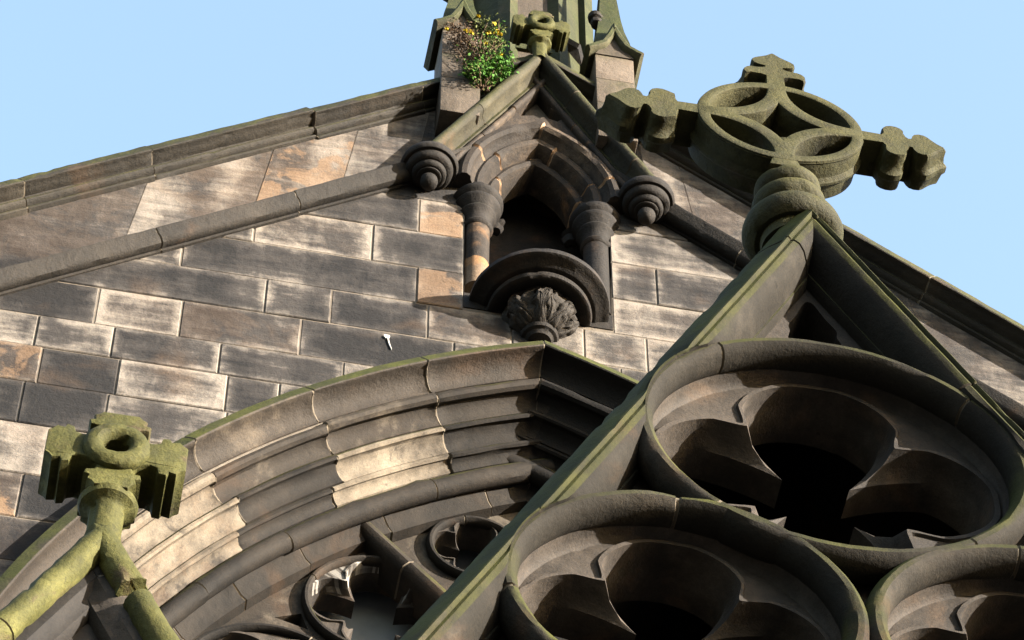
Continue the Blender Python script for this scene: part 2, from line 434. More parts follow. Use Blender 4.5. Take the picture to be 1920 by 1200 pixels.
spec_r = {
 14: [(1095, 640, .6, 0), (1212, 650, .64, 0), (1420, 650, .66, .05)],
 15: [(1400, 590, .78, .05)],
 16: [(1230, 520, .40, 0), (1400, 540, .42, 0)],
 17: [(1420, 470, .70, 0)],
 18: [(1420, 420, .6, 0)],
}
NX0, NX1 = -.447, .442
for r in range(len(RZ)-1):
    z0, z1 = RZ[r], RZ[r+1]
    niche = z0 >= 18.40
    for side in (-1, 1):
        xin = (abs(NX0) if side < 0 else NX1) if niche else 0
        if niche and z0 > 19.8: xin = .45
        sp = spec.get(r) if side < 0 else spec_r.get(r)
        edges = []
        if side < 0:
            xs = []
            if sp:
                for px, py, t, w in sp: xs.append((min(PXJ(px, py), -xin if xin else 0), t, w))
                xl = at(-20, 700)[0]-.05
                prev = xl if r not in (9, 10, 11) else xl-.25
                for x, t, w in xs:
                    if x > prev+.03: edges.append((prev, x, t, w)); prev = x
                if prev < -xin-.02: edges.append((prev, -xin, random.uniform(.2, .6), 0))
                x = edges[0][0]
            else: x = -xin
            while x > -4.8:
                w_ = random.choice((.38, .5, .7, .95, 1.2))*random.uniform(.9, 1.1)
                edges.append((x-w_, x, random.choice((.2, .26, .32, .5, .75)), random.random()**9*.8)); x -= w_
        else:
            prev = xin
            if sp:
                for px, py, t, w in sp:
                    x = PXJ(px, py); edges.append((prev, x, t, w)); prev = x
            x = prev
            while x < 4.8:
                w_ = random.choice((.38, .5, .7, .95, 1.2))*random.uniform(.9, 1.1)
                edges.append((x, x+w_, random.choice((.3, .4, .5, .66, .8)), random.random()**9*.8)); x += w_
        for x0, x1, t, w in edges: block(x0, x1, z0, z1, t, w)
def gridify(faces, bmx, uvl, xz=lambda l: l):
    """cut each block's front into strips so that the inset coordinate is exact inside the block"""
    for f, x0, x1, z0, z1 in faces:
        if not f.is_valid: continue
        vals = (f[flay(bmx, 'tone')], f[flay(bmx, 'mortar')], f[flay(bmx, 'warm')])
        geom = [f]; 
        cur = [f]
        cuts = [((x0+x1)/2, 'x'), ((z0+z1)/2, 'z')]
        m = min(x1-x0, z1-z0)/2
        for c, ax in cuts:
            es = {e for q in cur for e in q.edges}; vs = {v for q in cur for v in q.verts}
            res = bmesh.ops.bisect_plane(bmx, geom=list(cur)+list(es)+list(vs), plane_co=(c, 0, 0) if ax == 'x' else (0, 0, c),
                                         plane_no=(1, 0, 0) if ax == 'x' else (0, 0, 1))
            cur = [q for q in res['geom'] if isinstance(q, bmesh.types.BMFace)]
        for q in cur:
            setf(bmx, q, *vals)
            for lp in q.loops:
                x, z = lp.vert.co.x, lp.vert.co.z
                lp[uvl].uv = (min(x-x0, x1-x), min(z-z0, z1-z))
gridify(faces_to_grid, wb, UVL)
part('masonry', wb, M['wall'], wall, smooth=0)
# band between string and coping: long raked slabs
bb = newbm(); UV2 = bb.loops.layers.uv.new('inset')
def slab(x0, x1, tone, warm, side, lean=.10):
    lo_ = lambda x: STR(x)-.02; hi_ = lambda x: COPE(x)-.02
    g = .002
    P = [(x0+g, lo_(x0+g)), (x1-g, lo_(x1-g)), (x1-g-lean*side, hi_(x1-g-lean*side)), (x0+g-lean*side, hi_(x0+g-lean*side))]
    y = random.uniform(-.004, .004); n = 8
    A = [[None]*(n+1) for _ in range(n+1)]
    for i in range(n+1):
        for j in range(n+1):
            u, v = i/n, j/n
            x = (P[0][0]*(1-u)+P[1][0]*u)*(1-v)+(P[3][0]*(1-u)+P[2][0]*u)*v
            z = (P[0][1]*(1-u)+P[1][1]*u)*(1-v)+(P[3][1]*(1-u)+P[2][1]*u)*v
            A[i][j] = (bb.verts.new((x, y, z)), (.5, .5))
    for i in range(n):
        for j in range(n):
            q = [A[i][j], A[i+1][j], A[i+1][j+1], A[i][j+1]]
            f = bb.faces.new([k[0] for k in q]); setf(bb, f, tone, 0, warm)
            for lp, k in zip(f.loops, q): lp[UV2].uv = k[1]
xs = [-4.9, -3.9, at(235, 400)[0], at(475, 350)[0], at(640, 280)[0], at(775, 240)[0], -.42]
for (a, c), (t, w) in zip(zip(xs[:-1], xs[1:]), ((.4, 0), (.36, .1), (.66, .15), (.70, .7), (.78, .1), (.5, .1))): slab(a, c, t, w, -1 if a < 0 else 1)
xs = [.42, .75, at(1300, 310)[0], 1.75, at(1740, 610)[0], 3.1, 4.2, 4.9]
for (a, c), (t, w) in zip(zip(xs[:-1], xs[1:]), ((.5, 0), (.72, .1), (.70, .1), (.80, .05), (.74, .05), (.7, 0), (.6, 0))): slab(a, c, t, w, 1)
part('raking_band', bb, M['wall'], wall, smooth=0)
# mortar bed behind the blocks, cut out for the window and niche
bed = [(-4.85, 12.95), (-4.85, COPE(4.85)-.05), (0, COPE(0)-.05), (4.85, COPE(4.85)-.05), (4.85, 12.95)]
hole1 = big_arch(-.14, 12.951)
hole2 = [(NX0+.004, 18.5), (NX1-.004, 18.5), (.45, 19.7), (.46, 19.95), (.3, 20.35), (0, 20.60), (-.3, 20.35), (-.46, 19.95), (-.45, 19.7)]
bed_lo = [(-4.85, 12.95)] + [p for p in hole1] + [(4.85, 12.95), (4.85, COPE(4.85)-.05), (0, COPE(0)-.05), (-4.85, COPE(4.85)-.05)]
part('mortar_bed', plate([bed_lo, hole2], .007, .5), M['mortar'], wall, smooth=0)
bm = newbm(); box(bm, -4.85, 4.85, .02, .6, 0, 12.94); part('lower_wall', bm, M['soot'], wall, smooth=0)
# coping and raking string, one part per slope
cope_prof = [(-.055, .03), (-.055, -.028), (-.040, -.034), (-.030, -.030), (-.028, -.050), (-.020, -.075), (-.002, -.088), (.014, -.084), (.020, -.092), (.018, -.120), (.022, -.160), (.034, -.192), (.030, -.206), (.034, -.222), (.044, -.226), (.135, -.200), (.150, -.185), (.22, -.02), (.24, .55), (-.02, .55)]
cope_prof = [((a*.72, y*.76) if y < .02 else (a, y)) for a, y in cope_prof]
string_prof = [(-.085, .03), (-.085, -.018), (-.070, -.022)] + arc(-.035, -.03, .055, 215, 300, 6)[0:0] + [(-.082, -.045), (-.080, -.075), (-.058, -.100), (-.030, -.108), (-.012, -.122), (.004, -.126), (.012, -.116), (.055, -.03), (.065, .03)]
rnd = random.Random(3)
part('coping', sweep([(-4.9, COPE(4.9)), (0, COPE(0))], cope_prof, stone_len=1.0, base_tone=.36, tvar=.2, shiftvar=.016, step=.05, rnd=rnd, tones={1: .46, 2: .52, 3: .26, 4: .28}), M['coping'], wall, amp=.006)
part('coping', sweep([(0, COPE(0)), (4.9, COPE(4.9))], cope_prof, stone_len=1.0, base_tone=.36, tvar=.1, shiftvar=.006, step=.05, rnd=rnd), M['coping'], wall, 'sooty right-hand coping', amp=.005)
part('string_course', sweep([(-4.9, STR(4.9)), (-.45, STR(.45))], string_prof, stone_len=1.15, base_tone=.27, tvar=.12, shiftvar=.006, step=.05, rnd=rnd), M['string'], wall, amp=.004)
part('string_course', sweep([(.45, STR(.45)), (4.9, STR(4.9))], string_prof, stone_len=1.15, base_tone=.20, tvar=.1, shiftvar=.006, step=.05, rnd=rnd), M['string'], wall, amp=.004)
# roof behind the parapet
bm = newbm()
extrude_poly([(-4.85, COPE(4.85)-.35), (0, COPE(0)-.35), (4.85, COPE(4.85)-.35), (4.85, 13.2), (-4.85, 13.2)], 1.2, 9, bm)
part('roof', bm, M['slate'], wall, smooth=0)
# bird dropping
bm = newbm()
x, z = at(727, 633)
sp = [(x-.006+ .015*cos(a)*(1+.35*sin(3*a)), z+.022*sin(a)*(1+.3*cos(2*a))) for a in [2*pi*i/18 for i in range(18)]]
extrude_poly(sp, -.008, .002, bm)
tail = [(x-.003, z-.01), (x+.005, z-.012), (x+.012, z-.06), (x+.026, z-.115), (x+.024, z-.117), (x+.007, z-.065)]
extrude_poly(tail, -.007, .002, bm)
part('bird_dropping', bm, M['white'], wall, smooth=0)

# ------------------------------------------------------------------ great window: arch mouldings, tracery, glass
win = empty('arched_window', (0, .3, 13), 'great pointed window arch with deep stepped mouldings and a green topped hood', 'window')
rnd = random.Random(11)
def onarch(lst, Y):
    res = []
    for px, py in lst:
        x, z = at(px, py, Y); a = atan2(z-ARC_Z, x-ARC_X); res.append((ARC_X+ARC_R*cos(a), ARC_Z+ARC_R*sin(a)))
    return res
def arch_part(name, prof, **k):
    lab = k.pop('label', None); mat = k.pop('mat', 'arch'); amp = k.pop('amp', .004)
    return part(name, sweep(big_arch(), prof, step=.07, rnd=rnd, tfun=lambda p: -.28 if p.x > 0 else 0, **k), M[mat], win, lab, amp=amp, smooth=32)  # right half darker: sooty stone, and its shade put into the tone
hood = [(.05, .04), (.045, -.09), (.038, -.135), (-.028, -.163), (-.036, -.165), (-.044, -.160), (-.046, -.148), (-.040, -.120), (-.050, -.07), (-.075, -.030), (-.112, -.006), (-.130, -.004), (-.131, .012), (-.150, .014), (-.15, .06)]
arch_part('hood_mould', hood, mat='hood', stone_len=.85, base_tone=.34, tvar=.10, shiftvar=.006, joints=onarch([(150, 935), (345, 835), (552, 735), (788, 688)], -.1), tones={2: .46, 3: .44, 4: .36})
def roll(a, y, r, n=10, s0=0, s1=360): return [(a+r*cos(radians(s0+(s1-s0)*i/n)), y+r*sin(radians(s0+(s1-s0)*i/n))) for i in range(n)]
o1 = [(-.135, .10), (-.135, .018), (-.150, .012), (-.160, -.018), (-.176, -.034), (-.196, -.036), (-.214, -.024), (-.222, .0), (-.214, .022), (-.204, .030), (-.206, .052), (-.232, .088), (-.268, .108), (-.290, .112), (-.291, .128), (-.305, .13), (-.305, .2), (-.2, .2)]
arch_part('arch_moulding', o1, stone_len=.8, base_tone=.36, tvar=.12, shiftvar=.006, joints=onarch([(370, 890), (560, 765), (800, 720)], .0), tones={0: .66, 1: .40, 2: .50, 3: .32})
o2 = [(-.28, .24), (-.28, .122), (-.306, .104), (-.322, .104), (-.330, .116), (-.322, .132), (-.320, .150), (-.338, .186), (-.372, .212), (-.402, .220), (-.404, .238), (-.42, .24), (-.42, .34), (-.3, .34)]
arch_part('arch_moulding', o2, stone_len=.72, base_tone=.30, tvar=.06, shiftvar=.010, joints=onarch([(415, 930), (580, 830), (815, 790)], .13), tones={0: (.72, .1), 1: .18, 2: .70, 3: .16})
o3 = [(-.39, .36), (-.39, .236), (-.414, .216), (-.432, .216), (-.440, .230), (-.432, .246), (-.436, .268), (-.456, .292), (-.480, .302), (-.482, .318), (-.50, .32), (-.51, .42), (-.4, .42)]
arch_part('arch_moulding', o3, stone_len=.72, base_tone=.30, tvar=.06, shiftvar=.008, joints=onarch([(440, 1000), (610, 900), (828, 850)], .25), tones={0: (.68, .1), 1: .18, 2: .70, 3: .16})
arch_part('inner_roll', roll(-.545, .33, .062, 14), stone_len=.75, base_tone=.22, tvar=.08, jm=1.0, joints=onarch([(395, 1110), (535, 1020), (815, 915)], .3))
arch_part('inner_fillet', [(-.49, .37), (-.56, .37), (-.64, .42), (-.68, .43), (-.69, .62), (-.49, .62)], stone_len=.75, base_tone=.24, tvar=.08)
# tracery
def foil_r(t, n, d, r, rot=0.0, tip=None, tw=.26, pw=1.5):
    best = 0
    for k in range(n):
        de = (t-rot-2*pi*k/n+pi) % (2*pi)-pi; s = d*sin(de)
        if abs(s) < r and abs(de) < pi*.75: best = max(best, d*cos(de)+sqrt(r*r-s*s))
    best = max(best, .2)
    if tip is not None:
        c = (t-rot-pi/n+pi/n) % (2*pi/n)-pi/n
        if abs(c) < tw: best = best+(tip-best)*(1-abs(c)/tw)**pw if tip < best else best
    return best
def foil_ring(cx, cz, R, y0, y1, n=4, rot=0.0, NT=240, d=.50, r=.40, din=.47, rin=.36, tip=.34, thick=.10, ymid=.11, bm=None, tone=.55, R0=1.0, twb=.34):
    """cusped foils inside a ring: flat front fillet, hollow chamfer, deep soffit"""
    T = [2*pi*i/NT for i in range(NT)]
    fa = [min(foil_r(t, n, d, r, rot, tip=.60, tw=.16, pw=1.2)*R, R*.955) for t in T]
    fb = [min(foil_r(t, n, din, rin, rot, tip=tip, tw=twb, pw=1.25)*R, a-.004) for t, a in zip(T, fa)]
    def C(f, y): return [(cx+q*cos(t), y, cz+q*sin(t)) for q, t in zip(f, T)]
    m1 = [a+(b_-a)*.22 for a, b_ in zip(fa, fb)]; m2 = [a+(b_-a)*.58 for a, b_ in zip(fa, fb)]
    f0 = [R*R0]*NT
    f15 = [a+.028*R/.6 if a+.028*R/.6 < R*R0-.002 else R*R0-.002 for a in fa]
    cs = [C(f0, y0+.022), C(f15, y0+.012), C([a+.020*R/.6 for a in fa], y0), C(fa, y0), C(m1, y0+ymid*.55), C(m2, y0+ymid*.9), C(fb, y0+ymid), C(fb, y1)]
    return loft(cs, bm, tone)
def torus_path(cx, cz, R, n=72): return [(cx+R*cos(2*pi*i/n), cz+R*sin(2*pi*i/n)) for i in range(n+1)]
YT = .50
inner = big_arch(-.60, 12.0)
wcirc = [(-.275, 16.80, .265), (.275, 16.80, .265), (0, 16.36, .20), (-.80, 16.18, .40), (.80, 16.18, .40), (-1.36, 15.42, .45), (1.36, 15.42, .45), (-.46, 15.33, .43), (.46, 15.33, .43)]
def bar_sweep(path, a=.055, yb=.40, y1=.62):
    return sweep(path, [(-a, y1), (-a, yb+.04)]+[(a*cos(radians(q)), yb+.03-abs(sin(radians(q)))*.055) for q in (160, 130, 90, 50, 20)]+[(a, yb+.04), (a, y1)], step=.08, base_tone=.32, tvar=.05, stone_len=.8, rnd=rnd)
A0 = at(655, 965, .42); A1 = at(830, 1125, .42)
dx, dz = A1[0]-A0[0], A1[1]-A0[1]
tb = bar_sweep([(A0[0]-dx*.05, A0[1]-dz*.05), (A0[0]+dx*2.5, A0[1]+dz*2.5)])
part('tracery_bar', tb, M['arch'], win, 'round tracery bar sloping down to the right', amp=.003)
part('tracery_bar', bar_sweep([(-A0[0]+dx*.05, A0[1]-dz*.05), (-A0[0]-dx*2.5, A0[1]+dz*2.5)]), M['arch'], win, amp=.003)
tloops = [big_arch(-.655, 12.2)]
for cx, cz, R in wcirc: tloops.append(circ(cx, cz, R*.97, 60))
for k in range(6): x0 = -2.28+k*.77; tloops.append([(x0, 12.4), (x0+.66, 12.4), (x0+.66, 14.1), (x0+.55, 14.4), (x0+.33, 14.6), (x0+.11, 14.4), (x0, 14.1)])
wsp = [[(-1.34, 15.99), (-1.18, 16.06), (-1.16, 15.93)], [(-.95, 15.62), (-.86, 15.70), (-.90, 15.5)], [(1.16, 15.93), (1.18, 16.06), (1.34, 15.99)]]
for q_ in wsp:
    o_ = []
    for x, z in q_:
        for _ in range(5):
            for cx, cz, R in wcirc:
                d = hypot(x-cx, z-cz)
                if d < R+.02: x, z = cx+(x-cx)*(R+.02)/d, cz+(z-cz)*(R+.02)/d
        o_.append((x, z))
    tloops.append(o_)
tp = plate(tloops, YT, YT+.16)
part('tracery_plate', tp, M['arch'], win, smooth=20)
for cx, cz, R in wcirc:
    fb_ = foil_ring(cx, cz, R, YT-.03, YT+.18, n=4, rot=pi/4 if abs(cx) > 1 else 0, NT=160, d=.50, r=.455, din=.50, rin=.425, tip=.40, ymid=.09)
    if abs(cx+.80) < .01:      # whitened by birds along its upper edge
        for f in fb_.faces:
            c_ = f.calc_center_median(); a_ = math.degrees(atan2(c_.z-cz, c_.x-cx))
            if 25 < a_ < 165 and c_.y < YT+.05:
                k_ = noise.noise(Vector((a_*.09, 0, c_.y*8)))*.8+noise.noise(Vector((a_*.5, 3, 0)))*.6+.35-abs(a_-100)/160
                setf(fb_, f, .55, max(0, min(1, k_*1.6)))
    part('tracery_foil', fb_, M['foil'], win, smooth=32)
for cx, cz, R in wcirc:
    if R > .22: part('tracery_ring', sweep(torus_path(cx, cz, R-.012, 48), [(.024*cos(q), YT-.02+.035*sin(q)) for q in [2*pi*k/10 for k in range(10)]], closed=True, base_tone=.30, stone_len=.7, shiftvar=0, rnd=rnd), M['arch'], win, amp=.003)
bm = newbm(); box(bm, -2.9, 2.9, .78, .82, 12.2, 17.7)
part('glass', bm, M['glass'], win, smooth=0)

# ------------------------------------------------------------------ statue niche with gabled canopy
ni = empty('statue_niche', (0, 0, 18.6), 'empty dark statue niche under a steep moulded canopy at the head of the gable', 'niche')
rnd = random.Random(5)
NAP, NF, NFX = 21.20, 19.80, .715
npath_l = [(-NFX, NF), (0, NAP)]; npath_r = [(0, NAP), (NFX, NF)]
nrake = [(-.115, .02), (-.115, -.085), (-.10, -.105), (-.075, -.10), (-.065, -.12), (-.045, -.15)] + arc(.0, -.17, .052, 200, 380, 10)[:] + [(.045, -.09), (.05, .06), (-.05, .06)]
nrake = [(a*.78, y) for a, y in nrake]
def mitre(bm, sgn):  # trim a rake at the axis so both meet in a mitre
    geom = bm.verts[:]+bm.edges[:]+bm.faces[:]
    r = bmesh.ops.bisect_plane(bm, geom=geom, plane_co=(0.0005*sgn, 0, 0), plane_no=(-sgn, 0, 0), clear_outer=True)
    return bm
e = .35
ux, uz = NFX/hypot(NFX, NAP-NF), (NAP-NF)/hypot(NFX, NAP-NF)
part('canopy_rake', mitre(sweep([(-NFX, NF), (ux*e, NAP+uz*e)], nrake, step=.04, stone_len=.9, base_tone=.46, rnd=rnd, jm=.4), -1), M['rake'], ni, amp=.004)
part('canopy_rake', mitre(sweep([(-ux*e, NAP+uz*e), (NFX, NF)], nrake, step=.04, stone_len=.9, base_tone=.30, rnd=rnd, jm=.4), 1), M['rake'], ni, amp=.004)
ix = [(-.135, .0), (-.135, -.075)]+arc(-.112, -.095, .022, 200, 380, 6)+[(-.085, -.07), (-.085, .0)]
part('canopy_inner_roll', sweep([(-NFX*.93, NAP-(NAP-NF)*.93), (0, NAP), (NFX*.93, NAP-(NAP-NF)*.93)], ix, step=.04, stone_len=.5, base_tone=.5, rnd=rnd, jm=.5), M['niche'], ni, amp=.004)
def narch(h, zs=19.74, n=22, foot=None, apex=20.62, h0=.5):
    c = .33; R = h+c; ap = atan2(sqrt(R*R-c*c), -c)
    L_ = [(c+R*cos(pi+(ap-pi)*i/n), zs+R*sin(pi+(ap-pi)*i/n)) for i in range(n+1)]; L_[-1] = (0, L_[-1][1])
    if foot: L_ = [(L_[0][0], foot)]+L_
    return L_+[(-x, z) for x, z in L_[::-1][1:]]
face = [(-.66, 19.74), (-.02, 21.04), (0, 21.06), (.02, 21.04), (.66, 19.74)]
fl = face[:1]+face[1:] + narch(.50)[::-1]
sp_hole = [(0, 20.97), (-.095, 20.79), (-.075, 20.745), (-.165, 20.665), (-.12, 20.60), (-.03, 20.63), (0, 20.605), (.03, 20.63), (.12, 20.60), (.165, 20.665), (.075, 20.745), (.095, 20.79)]
part('canopy_face', plate([fl, sp_hole], -.075, .04, .006), M['niche'], ni, smooth=25)
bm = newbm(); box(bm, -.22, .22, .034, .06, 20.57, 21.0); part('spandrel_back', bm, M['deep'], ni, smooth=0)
mo = [[(-.0, .05), (.012, -.09), (-.01, -.115), (-.04, -.118), (-.065, -.10), (-.07, -.075), (-.085, -.05), (-.10, -.03), (-.10, .05)],
      [(-.09, .15), (-.09, -.03), (-.115, -.045), (-.145, -.035), (-.158, -.01), (-.165, .02), (-.18, .05), (-.18, .15)],
      [(-.17, .25), (-.17, .05), (-.195, .04), (-.222, .052), (-.232, .08), (-.238, .12), (-.245, .15), (-.245, .25)]]
for p_, t in zip(mo, (.5, .46, .42)):
    part('canopy_arch_moulding', sweep(narch(.50), p_, step=.05, stone_len=.6, base_tone=t, tvar=.10, rnd=rnd, jm=.95, shiftvar=.009, gw=.007, groove=.010), M['niche'], ni, amp=.006)
# niche interior
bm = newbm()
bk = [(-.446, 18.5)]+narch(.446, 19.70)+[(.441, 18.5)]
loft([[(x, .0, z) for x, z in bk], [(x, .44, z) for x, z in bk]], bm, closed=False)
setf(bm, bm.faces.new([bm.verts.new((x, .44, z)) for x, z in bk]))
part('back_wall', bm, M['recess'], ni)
bm = newbm(); box(bm, -.446, .441, -.0, .45, 18.45, 18.60); part('niche_floor', bm, M['soot'], ni, smooth=0)
def pendant(x, z):
    pr = [(.03, .13), (.10, .115), (.150, .08), (.172, .045), (.178, .02), (.176, .002), (.166, -.010), (.150, -.012), (.148, -.004), (.146, -.022), (.142, -.046), (.128, -.060), (.112, -.064), (.108, -.058), (.106, -.074), (.098, -.090),
          (.084, -.098), (.076, -.098), (.074, -.106), (.062, -.112), (.050, -.110)] + [(.056*cos(radians(a)), -.150-.056*sin(radians(a))) for a in (-40, -20, 0, 20, 40, 60, 80, 89)]
    o = part('pendant', lathe(pr, (x, -.10, z), 44), M['soot'], ni, amp=.004)
    return o
pendant(-.69, 19.745); pendant(.655, 19.745)
def column(x, orange):
    col = lathe([(.078, 18.62 if not orange else 18.70), (.078, 19.36)], (x, .045, 0), 30, tone=.45, cap=True)
    for f in col.faces:
        if orange and f.calc_center_median().z < 18.92: pass
    if orange:   # split so the broken pale foot can differ
        bmesh.ops.bisect_plane(col, geom=col.verts[:]+col.edges[:]+col.faces[:], plane_co=(0, 0, 18.93), plane_no=(.12, 0, 1))
        for f in col.faces:
            if f.calc_center_median().z < 18.93: setf(col, f, .95, 0, .8)
            else: setf(col, f, .45)
    o = part('column', col, M['niche'] if orange else M['soot'], ni, 'column with a broken pale orange foot' if orange else None, amp=.006)
    cp = [(.080, 19.34), (.092, 19.35), (.098, 19.365), (.092, 19.38), (.082, 19.385), (.084, 19.42), (.098, 19.46), (.112, 19.475), (.118, 19.49), (.112, 19.505), (.106, 19.51), (.118, 19.53), (.138, 19.56), (.146, 19.575), (.144, 19.59), (.138, 19.60), (.150, 19.615), (.160, 19.63), (.160, 19.655), (.150, 19.67), (.10, 19.70), (.10, 19.76), (.0, 19.76)]
    part('capital', lathe(cp, (x, .045, 0), 36), M['soot'], o, amp=.004)
column(-.366, True); column(.366, False)
# small leaf knobs beside the capitals
for sx in (-1, 1):
    bm = lathe([(.0, -.05), (.035, -.04), (.05, 0), (.035, .03), (.06, .05), (.0, .07)], (sx*.235, .16, 19.60), 16)
    part('leaf_knob', bm, M['soot'], ni, amp=.02, fs=18)

# ------------------------------------------------------------------ carved corbel under the niche
co = empty('carved_corbel', (0, 0, 18.25), 'round corbel carved with curling leaves under a moulded rim, at the foot of the niche', 'corbel')
rim = [(.02, .02), (.36, .015), (.405, -.005), (.415, -.02), (.415, -.055), (.402, -.062), (.385, -.066), (.352, -.075), (.335, -.088), (.325, -.09), (.0, -.09)]
part('rim', lathe(rim, (0, 0, 18.58), 56, 180, 360), M['soot'], co, amp=.004)
rl = [(.24, -.086), (.292, -.088), (.306, -.098), (.310, -.114), (.302, -.130), (.284, -.138), (.262, -.134), (.2, -.11)]
part('rim_roll', lathe(rl, (0, 0, 18.58), 56, 180, 360), M['soot'], co, amp=.003)
bm = newbm(); NU, NV = 150, 60
def bowl_pt(u, v):
    th = pi+pi*u; q = v
    r = .195*(cos(q*pi/2*.86))**.5+.022*sin(q*pi)
    z = 18.475-.235*q
    return th, r, z
rows = []
for j in range(NV+1):
    row = []
    for i in range(NU+1):
        th, r, z = bowl_pt(i/NU, j/NV)
        p = Vector((r*cos(th), r*sin(th), z))
        w = Vector((noise.noise(p*5+Vector((3, 1, 7))), noise.noise(p*5+Vector((9, 4, 2))), noise.noise(p*5+Vector((1, 8, 5)))))*.10
        s = (th*.20+z*.9)
        a = noise.noise((p+w)*9.0); rdg = 1-abs(a)*3.2
        b2 = noise.noise((p+w*1.6)*16.0+Vector((5, 5, 5))); rdg2 = 1-abs(b2)*3.0
        h = max(rdg, -.6)*.014+max(rdg2, -.6)*.005+noise.noise(p*6)*.014
        r2 = r+h*min(1, 4*(1-j/NV)+.3)
        row.append(bm.verts.new((r2*cos(th), r2*sin(th), z+h*.3)))
    rows.append(row)
for A, B in zip(rows[:-1], rows[1:]):
    for i in range(NU): setf(bm, bm.faces.new((A[i], A[i+1], B[i+1], B[i])))
bmesh.ops.recalc_face_normals(bm, faces=bm.faces[:])
part('bowl', bm, M['carve'], co, smooth=80)
# curling leaves laid over the bowl
def leaf(u0, v0, u1, v1, curl, wid, ln=40):
    bm = newbm(); pts = []
    for k in range(ln+1):
        t = k/ln; u = u0+(u1-u0)*t+curl*sin(t*pi*1.15)*.5; v = v0+(v1-v0)*t
        if t > .66: u += curl*sin((t-.66)/.34*pi*.9)*.55*1.0; v += (t-.66)**2*2.0*abs(v1-v0)
        th, r, z = bowl_pt(min(max(u, .01), .99), min(max(v, 0), .98))
        lift = .012+.020*sin(t*pi)**.7+.010*t
        pts.append((th, r+lift, z, t))
    rows = []
    for k, (th, r, z, t) in enumerate(pts):
        a0 = pts[max(k-1, 0)]; a1 = pts[min(k+1, ln)]
        d = Vector(((a1[0]-a0[0])*r, a1[2]-a0[2])); d.normalize(); nn = Vector((-d.y, d.x))
        ww = wid*(sin(min(1, t*1.05+.08)*pi)**.6)*(1+.34*sin(t*17))+.004
        row = []
        for s in (-1, -.8, -.5, -.2, -.07, 0, .07, .2, .5, .8, 1):
            off = nn*(s*ww)
            rr = r-.046*abs(s)**2.4-(.007 if abs(s) < .1 else 0)+(.006 if s == 0 else 0)
            row.append(bm.verts.new((rr*cos(th+off.x/r), rr*sin(th+off.x/r), z+off.y)))
        rows.append(row)
    for A, B in zip(rows[:-1], rows[1:]):
        for i in range(10): setf(bm, bm.faces.new((A[i], A[i+1], B[i+1], B[i])))
    bmesh.ops.recalc_face_normals(bm, faces=bm.faces[:])
    return bm
fol = newbm(); r5 = random.Random(21)
for (u0, v0, u1, v1, cu, wd) in ((.10, .95, .16, .12, .10, .05), (.28, .98, .30, .05, -.12, .055), (.42, .95, .40, .08, .10, .055), (.50, .98, .58, .02, -.10, .06), (.60, .96, .70, .10, .12, .055), (.70, .95, .84, .12, -.08, .055), (.84, .95, .92, .2, .06, .05),
      (.35, .9, .22, .35, -.05, .04), (.55, .9, .47, .3, .08, .04), (.75, .95, .66, .45, .08, .04), (.2, .9, .08, .5, .06, .04), (.9, .9, .80, .55, .05, .035), (.64, .6, .78, .3, .10, .04), (.38, .5, .5, .16, .10, .04)):
    join(fol, leaf(u0, v0, u1, v1, cu, wd))
part('carved_foliage', fol, M['carve'], co, amp=.0015, fs=14, smooth=80)
part('base_ring', lathe([(.06, 18.285), (.095, 18.28), (.112, 18.265), (.115, 18.245), (.105, 18.228), (.085, 18.222), (.07, 18.20), (.0, 18.19)], (0, 0, 0), 40, 180, 360), M['soot'], co, amp=.003)

# ------------------------------------------------------------------ turret behind the canopy
tu = empty('turret', (0, .2, 20.6), 'mossy turret rising behind the niche canopy with two gabled corner piers', 'turret')
def octo(ap, z, cx=-.0, cy=.50): 
    R = ap/cos(pi/8); return [(cx+R*cos(pi/8+pi/4*i), cy+R*sin(pi/8+pi/4*i), z) for i in range(8)]
bm = loft([octo(.40, 20.72), octo(.40, 21.0), octo(.40, 21.6), octo(.40, 22.2), octo(.40, 23.2)])
part('shaft', bm, M['dullmoss'], tu, smooth=0)
for i in range(8):
    a = pi/8+pi/4*i; R = .40/cos(pi/8)
    bm = newbm(); x, y = R*cos(a), .50+R*sin(a)
    if y > .6: continue
    join(bm, lathe([(.07, 20.75), (.07, 23.2)], (x, y, 0), 4)); part('angle_shaft', bm, M['dullmoss'], tu, smooth=0)
bm = newbm(); box(bm, -.15, .15, .07, .12, 21.72, 21.80); part('panel_rail', bm, M['dullmoss'], tu, smooth=0)
bm = newbm(); box(bm, -.14, .14, .094, .11, 20.8, 23.1); part('shaft_panel', bm, M['turret'], tu, smooth=0)
